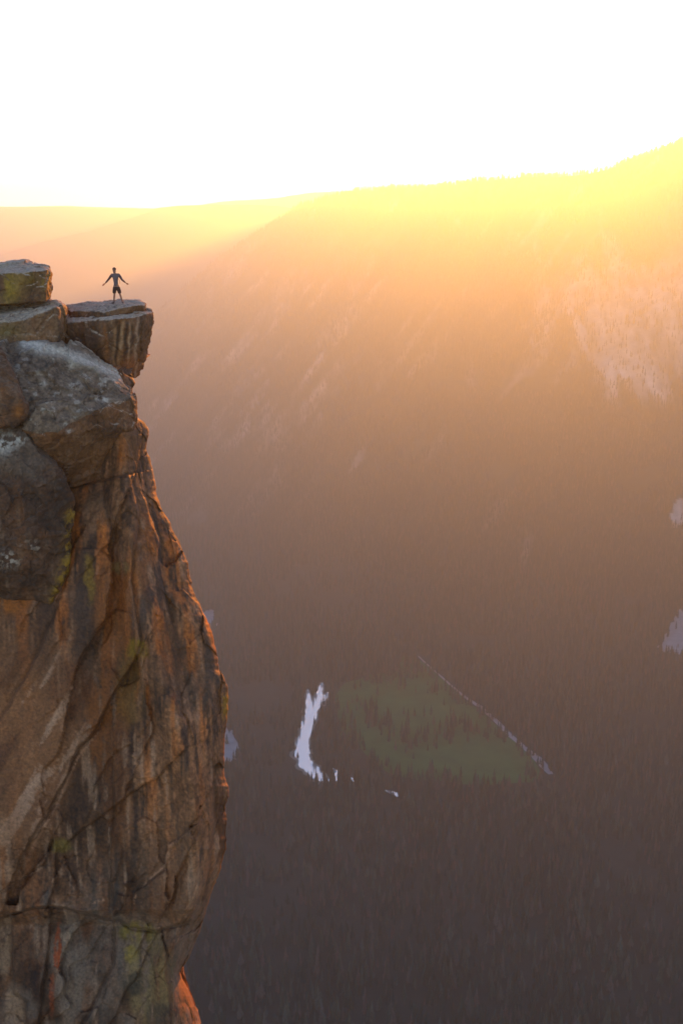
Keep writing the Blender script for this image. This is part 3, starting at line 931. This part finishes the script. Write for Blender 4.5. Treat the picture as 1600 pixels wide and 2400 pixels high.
# back side: turn away from the silhouette
end = V[:, -1:, :]
k = np.linspace(0, 1, NB + 1)[1:]
nb_ = np.stack([-.36 * 34 * k**1.15 - 3 * k**2, 34 * k**1.15, 0 * k], -1)
B = end + nb_[None, :, :]
bn = fbm(B.reshape(-1, 3) * .6, 4, 341).reshape(NR, NB)
B[:, :, 0] += bn * .4 * np.minimum(1, k * 6)[None, :]
V = np.concatenate([V, B], 1)
nc = NCOL + NB
# carry the wall down to the valley floor and lift the top row back into the cliff
drop = []
for kk, zz in enumerate((-90, -160, -300, -500, -750, -1004)):
    r_ = V[-1].copy(); r_[:, 2] = zz
    r_[:, 1] += -2. * kk + 3 * fbm(np.stack([r_[:, 0] * .1, r_[:, 1] * .1, r_[:, 2] * .01], -1), 3, 351)
    r_[:, 0] += 3 * kk * 1.5
    drop.append(r_)
top = V[0].copy(); top[:, 1] += 6; top[:, 2] += .2
V = np.concatenate([top[None], V, np.array(drop)], 0)
nr_ = V.shape[0]
me = make_mesh('cliff', V.reshape(-1, 3), grid_faces(nr_, nc))
Vf = V.reshape(-1, 3)
Nf = vnormals(me)
px, py = proj(Vf)
n1 = fbm(Vf * np.array([.5, .5, .35]), 5, 401)
n2 = fbm(Vf * np.array([1.5, 1.5, .5]), 5, 402)
st = fbm(Vf * np.array([1.5, .8, .12]), 5, 403)
st2 = fbm(Vf * np.array([3.6, 2., .2]), 4, 404)
fine = fbm(Vf * 6, 4, 405)
st3 = fbm(Vf * np.array([7., 4., .35]), 4, 406)
c = np.tile([.27, .165, .105], (len(Vf), 1)) * (1 + .5 * n1 + .5 * n2 + .3 * fine)[:, None]
upper = 1 - sst(1500, 1900, py)
lower = sst(1900, 2200, py)
c = mix(c, (.56, .22, .05), .85 * sst(-.05, .35, st + .3 * n1) * (.35 + .65 * upper))                # rust
c = mix(c, (.05, .042, .045), .8 * sst(.10, .4, st2 * .7 - st * .4 + .4 * n1 + .12 * upper - .1 * lower))             # black water streaks
smf = np.clip(blob(px, py, 60, 1690, 150, 240), 0, 1)
big_ = fbm(Vf * np.array([.16, .16, .10]), 3, 409)
c *= (1 + 1.2 * big_)[:, None]
c = mix(c, (.50, .42, .39), .6 * sst(.12, .45, -st2 * .7 + n2 * .4) * (1 - .4 * upper))               # pale scars
c *= (1 + .55 * st3 * (1 - smf) + .35 * fine)[:, None]
c = mix(c, (.27, .27, .30), .6 * lower * sst(-.3, .3, n1 + .4 * n2))                               # greyer below
# big smooth slab: pinkish brown with pale slanting scratches
sz = np.clip(1.3 * blob(px, py, 60, 1690, 120, 210), 0, 1) * sst(60, -10, (px - 225) + (py - 1666) * .53)
sc = fbm(np.stack([(px * .83 + py * .50) * .03, (py * .83 - px * .5) * .004, 0 * px], -1), 5, 411)
slab = np.tile([.34, .20, .12], (len(Vf), 1)) * (1 + .4 * sc + .25 * n2)[:, None]
c = c * (1 - .85 * sz[:, None]) + slab * .85 * sz[:, None]
c = mix(c, (.60, .50, .48), .8 * sz * sst(.26, .42, sc + .15 * fine))
c = mix(c, (.16, .08, .045), .7 * sz * sst(.2, .4, -sc + .15 * fine))
for cx, cy, rx, ry, col, s in ((30, 1360, 50, 45, (.40, .17, .03), .85), (262, 1400, 45, 110, (.32, .15, .055), .65), (330, 1260, 20, 90, (.33, .15, .05), .5), (245, 1660, 45, 110, (.27, .12, .035), .75),
                               (270, 1800, 30, 130, (.15, .07, .025), .7), (160, 1580, 40, 60, (.16, .07, .03), .6), (185, 1390, 22, 45, (.10, .075, .07), .7),
                               (215, 1180, 25, 40, (.30, .22, .17), .6), (320, 1420, 16, 50, (.16, .13, .13), .7), (205, 1330, 10, 45, (.32, .25, .05), .7), (280, 1300, 18, 16, (.30, .29, .16), .6),
                               (320, 1500, 22, 22, (.32, .26, .03), .8), (300, 1590, 30, 70, (.30, .20, .06), .5), (525, 1620, 12, 35, (.42, .30, .02), .8), (450, 1560, 45, 70, (.13, .11, .10), .6),
                               (400, 1460, 25, 90, (.15, .095, .06), .6), (508, 1880, 12, 80, (.15, .075, .03), .8), (315, 2150, 40, 22, (.30, .29, .06), .7), (300, 2200, 16, 16, (.34, .32, .06), .8),
                               (140, 1935, 22, 14, (.28, .27, .08), .6), (345, 2250, 45, 90, (.30, .29, .17), .6), (315, 2260, 28, 22, (.06, .065, .075), .7), (375, 2330, 30, 30, (.06, .06, .07), .6), (230, 2340, 40, 20, (.06, .055, .06), .5),
                               (165, 2220, 24, 120, (.24, .24, .26), .6), (133, 2180, 6, 50, (.40, .10, .02), .85), (120, 2280, 7, 40, (.36, .10, .03), .7), (155, 2150, 10, 10, (.55, .52, .50), .7),
                               (430, 2290, 16, 60, (.45, .22, .07), .6), (35, 2330, 20, 60, (.42, .35, .30), .6), (12, 2170, 14, 60, (.36, .31, .27), .6), (385, 2000, 60, 110, (.24, .18, .15), .45), (300, 1000, 30, 50, (.27, .16, .08), .5),
                               (440, 1330, 18, 60, (.16, .12, .09), .5)):
    jx = px + 14 * n2 + 6 * fine; jy = py + 22 * n1
    c = mix(c, col, min(1, s * 1.15) * sst(.2, .65, blob(jx, jy, cx, cy, rx * 1.2, ry * 1.2)) * sst(-.6, .1, st2 + .4 * fine))
ribs, _ = polydist(px + 3 * n2, py, [(457, 2075), (440, 2135), (412, 2213)])
c = mix(c, (.40, .31, .27), .7 * np.exp(-(ribs / 7)**2))
for pl in ([(440, 1905), (388, 1945), (378, 1990), (312, 2045), (306, 2090)], [(225, 1680), (178, 1745), (130, 1850), (75, 1945)], [(0, 2052), (60, 2012), (98, 1990)], [(215, 2075), (245, 2065)]):
    dd, _ = polydist(px + 5 * n2 + 3 * fine, py + 4 * n1, pl)
    c = mix(c, (.62, .46, .40), .8 * np.exp(-(dd / 2.4)**2) * sst(-.4, .1, fine + n2))
jmf = np.zeros(len(Vf)); jmf[nc:nc + NR * nc].reshape(NR, nc)[:, :NCOL] = jm.reshape(NR, NCOL)
c = mix(c, (.06, .045, .035), .35 * jmf)
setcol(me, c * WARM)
link('cliff', me, M_rock, kind='structure')

# ------------------------------------------------------------------ person
def skin_mesh(name, joints, bones, mat, levels=2, root=0):
    """joints: (x, y, z, rx, ry); one continuous skinned surface"""
    me = bpy.data.meshes.new(name)
    me.from_pydata([j[:3] for j in joints], bones, [])
    o = bpy.data.objects.new(name, me); COL.objects.link(o)
    sk = o.modifiers.new('skin', 'SKIN'); sk.use_smooth_shade = True
    for v, j in zip(me.skin_vertices[0].data, joints):
        v.radius = (j[3], j[4] if len(j) > 4 else j[3]); v.use_root = False
    me.skin_vertices[0].data[root].use_root = True
    sb = o.modifiers.new('sub', 'SUBSURF'); sb.levels = levels; sb.render_levels = levels
    dg = bpy.context.evaluated_depsgraph_get()
    m2 = bpy.data.meshes.new_from_object(o.evaluated_get(dg))
    bpy.data.objects.remove(o)
    m2.name = name
    m2.polygons.foreach_set('use_smooth', np.full(len(m2.polygons), True))
    m2.materials.clear(); m2.materials.append(mat)
    return m2


M_skin = flat_mat('skin', (.24, .12, .08), .6, .3, .08)
M_shirt = flat_mat('grey_shirt_cloth', (.135, .09, .085), .9, .2, .12)
M_sleeve = flat_mat('dark_sleeve_cloth', (.06, .04, .05), .9, .2, .12)
M_short = flat_mat('dark_shorts_cloth', (.04, .022, .02), .9, .2, .15)
M_shoe = flat_mat('shoe_leather', (.05, .035, .03), .7, .3, .2)
M_hair = flat_mat('hair_brown', (.09, .05, .03), .7, .3, .3)
M_strap = flat_mat('tan_strap', (.38, .2, .08), .8, .3, .2)

# x to the photo's right, y away from the camera (he faces the camera), z up
J = [(.0, 0, .86, .125, .10), (-.01, 0, 1.02, .12, .09), (-.02, .0, 1.2, .14, .10), (-.025, 0, 1.38, .15, .10), (-.04, 0, 1.475, .07, .065), (-.055, -.01, 1.53, .055, .055), (-.065, -.025, 1.61, .066, .078), (-.07, -.01, 1.69, .078, .095), (-.07, 0, 1.75, .055, .07)]
Bn = [(i, i + 1) for i in range(8)]


def add(parent, *pts):
    i = parent
    for p_ in pts:
        J.append(p_); Bn.append((i, len(J) - 1)); i = len(J) - 1
    return i


fingers = []
for s, sh, el, wr, ha in ((-1, (-.2, 0, 1.43), (-.39, .02, 1.2), (-.545, -.05, 1.015), (-.60, -.075, .965)), (1, (.16, 0, 1.43), (.30, .03, 1.19), (.49, -.04, 1.04), (.56, -.07, 1.005))):
    e = add(3, (*sh, .06), (*[(p_ + q_) / 2 for p_, q_ in zip(sh, el)], .048), (*el, .04), (*[(p_ + q_) / 2 for p_, q_ in zip(el, wr)], .036), (*wr, .025), (*ha, .036, .018))
    d_ = Vector(ha) - Vector(wr); d_.normalize()
    side = Vector((0, -1, 0)).cross(d_).normalized()
    for q, (of, ln) in enumerate(((-.028, .07), (-.009, .082), (.010, .078), (.028, .062))):
        b0 = Vector(ha) + d_ * .03 + side * of
        b1 = b0 + d_ * ln * .55 + Vector((0, -.008, 0)); b2 = b1 + d_ * ln * .4 + Vector((0, -.022, 0))
        add(e, (*b0, .0095), (*b1, .0085), (*b2, .007))
    th = Vector(ha) - side * .028 - d_ * .02
    add(e, (*(th - side * .012 + d_ * .01 + Vector((0, -.01, 0))), .011), (*(th - side * .03 + d_ * .045 + Vector((0, -.02, 0))), .009))
for hip, kn, an, toe in (((-.095, 0, .80), (-.105, -.02, .48), (-.165, .02, .10), (-.225, -.15, .04)), ((.105, 0, .80), (.17, -.02, .48), (.275, .02, .10), (.345, -.15, .04))):
    add(0, (*hip, .088), (*[(p_ + q_) / 2 for p_, q_ in zip(hip, kn)], .07), (*kn, .052), (*[(p_ * .65 + q_ * .35) for p_, q_ in zip(kn, an)], .054), (*an, .036), (*toe, .035, .028))
add(6, (-.068, -.115, 1.625, .014))                # nose
add(6, (-.148, .0, 1.625, .018, .012)); add(6, (.012, .0, 1.625, .018, .012))  # ears
body = skin_mesh('person', J, Bn, M_skin)

ft = at(269.2, 691.5, 58.6)
dg = bpy.context.evaluated_depsgraph_get()
bv = BVHTree.FromObject(cap, dg)
bl = BVHTree.FromObject(ledge, dg)


def top_z(x, y):
    z = -99
    for t_ in (bv, bl):
        h = t_.ray_cast(Vector((x, y, 5)), Vector((0, 0, -1)))
        if h[0] is not None: z = max(z, h[0].z)
    return z


SC = 1.03
fz = [top_z(ft[0] + dx, ft[1] + dy) for dx in (-.24, -.17, .27, .34) for dy in (-.15, 0, .05)]
pz = sum(fz) / len(fz)
print('person ground', ft, pz, min(fz), max(fz))
per = link('person', body, None, label='person in grey shirt and dark shorts standing on the ledge with arms held out', cat='person')
per.location = (ft[0], ft[1], pz - .005); per.scale = (SC,) * 3

# clothes
K = [(.0, 0, .84, .160, .135), (-.01, 0, 1.02, .140, .11), (-.02, 0, 1.2, .160, .12), (-.025, 0, 1.38, .168, .118), (-.04, 0, 1.475, .09, .08)]
Kb = [(0, 1), (1, 2), (2, 3), (3, 4)]
for sh, el in (((-.2, 0, 1.435), (-.26, .006, 1.36)), ((.16, 0, 1.435), (.215, .006, 1.36))):
    K.append((*sh, .078)); Kb.append((3, len(K) - 1)); K.append((*el, .07)); Kb.append((len(K) - 2, len(K) - 1))
link('shirt', skin_mesh('shirt', K, Kb, M_shirt), None, per)
for sh, el, wr in (((-.2, 0, 1.43), (-.39, .02, 1.2), (-.53, -.045, 1.03)), ((.16, 0, 1.43), (.30, .03, 1.19), (.475, -.035, 1.05))):
    mid = [(p_ + q_) / 2 for p_, q_ in zip(sh, el)]; mid2 = [(p_ + q_) / 2 for p_, q_ in zip(el, wr)]
    link('sleeve', skin_mesh('sleeve', [(*sh, .083), (*mid, .066), (*el, .053), (*mid2, .046), (*wr, .036)], [(0, 1), (1, 2), (2, 3), (3, 4)], M_sleeve), None, per)
S_ = [(.0, 0, .90, .150, .12), (.0, 0, .82, .155, .125), (-.10, 0, .74, .098, .105), (-.112, -.01, .60, .092, .1), (-.115, -.015, .49, .088, .095), (.112, 0, .74, .098, .105), (.145, -.01, .60, .092, .1), (.17, -.015, .49, .088, .095)]
link('shorts', skin_mesh('shorts', S_, [(0, 1), (1, 2), (2, 3), (3, 4), (1, 5), (5, 6), (6, 7)], M_short), None, per)
for an, toe in (((-.165, .03), (-.235, -.17)), ((.275, .03), (.355, -.17))):
    mx_, my_ = (an[0] + toe[0]) / 2, (an[1] + toe[1]) / 2
    link('shoe', skin_mesh('shoe', [(an[0], an[1] + .0, .15, .05), (an[0], an[1] + .01, .05, .052, .05), (mx_, my_, .045, .052, .042), (toe[0], toe[1], .035, .045, .034)], [(0, 1), (1, 2), (2, 3)], M_shoe, root=1), None, per)
bm = bmesh.new(); bmesh.ops.create_uvsphere(bm, u_segments=24, v_segments=16, radius=1)
for v in list(bm.verts):
    x_, y_, z_ = v.co
    q = 1 + .05 * math.sin(9 * x_) * math.sin(7 * y_ + 2)
    top_ = max(0, z_)
    v.co = Vector((-.07 + x_ * .092 * q + (.02 * top_ if x_ > 0 else 0), .005 + y_ * .105 * q, 1.70 + z_ * .095 * q + .015 * top_ * (y_ < 0)))
for v in [v for v in bm.verts if (v.co.z < 1.695 and v.co.y < .0) or v.co.z < 1.63]: bm.verts.remove(v)
me = bpy.data.meshes.new('hair'); bm.to_mesh(me); bm.free()
me.polygons.foreach_set('use_smooth', np.full(len(me.polygons), True))
hr = link('hair', me, M_hair, per)
sl_ = hr.modifiers.new('thick', 'SOLIDIFY'); sl_.thickness = .012
for ex in (-.1, -.04):
    bm = bmesh.new(); bmesh.ops.create_uvsphere(bm, u_segments=10, v_segments=8, radius=.012)
    for v in bm.verts: v.co += Vector((ex, -.098, 1.655))
    me = bpy.data.meshes.new('eye'); bm.to_mesh(me); bm.free()
    link('eye', me, M_hair, per)
link('strap', skin_mesh('strap', [(.13, -.02, 1.25, .016, .01), (.185, .0, 1.16, .018, .01), (.19, .0, 1.10, .018, .01), (.165, .0, .98, .014, .008)], [(0, 1), (1, 2), (2, 3)], M_strap), None, per)
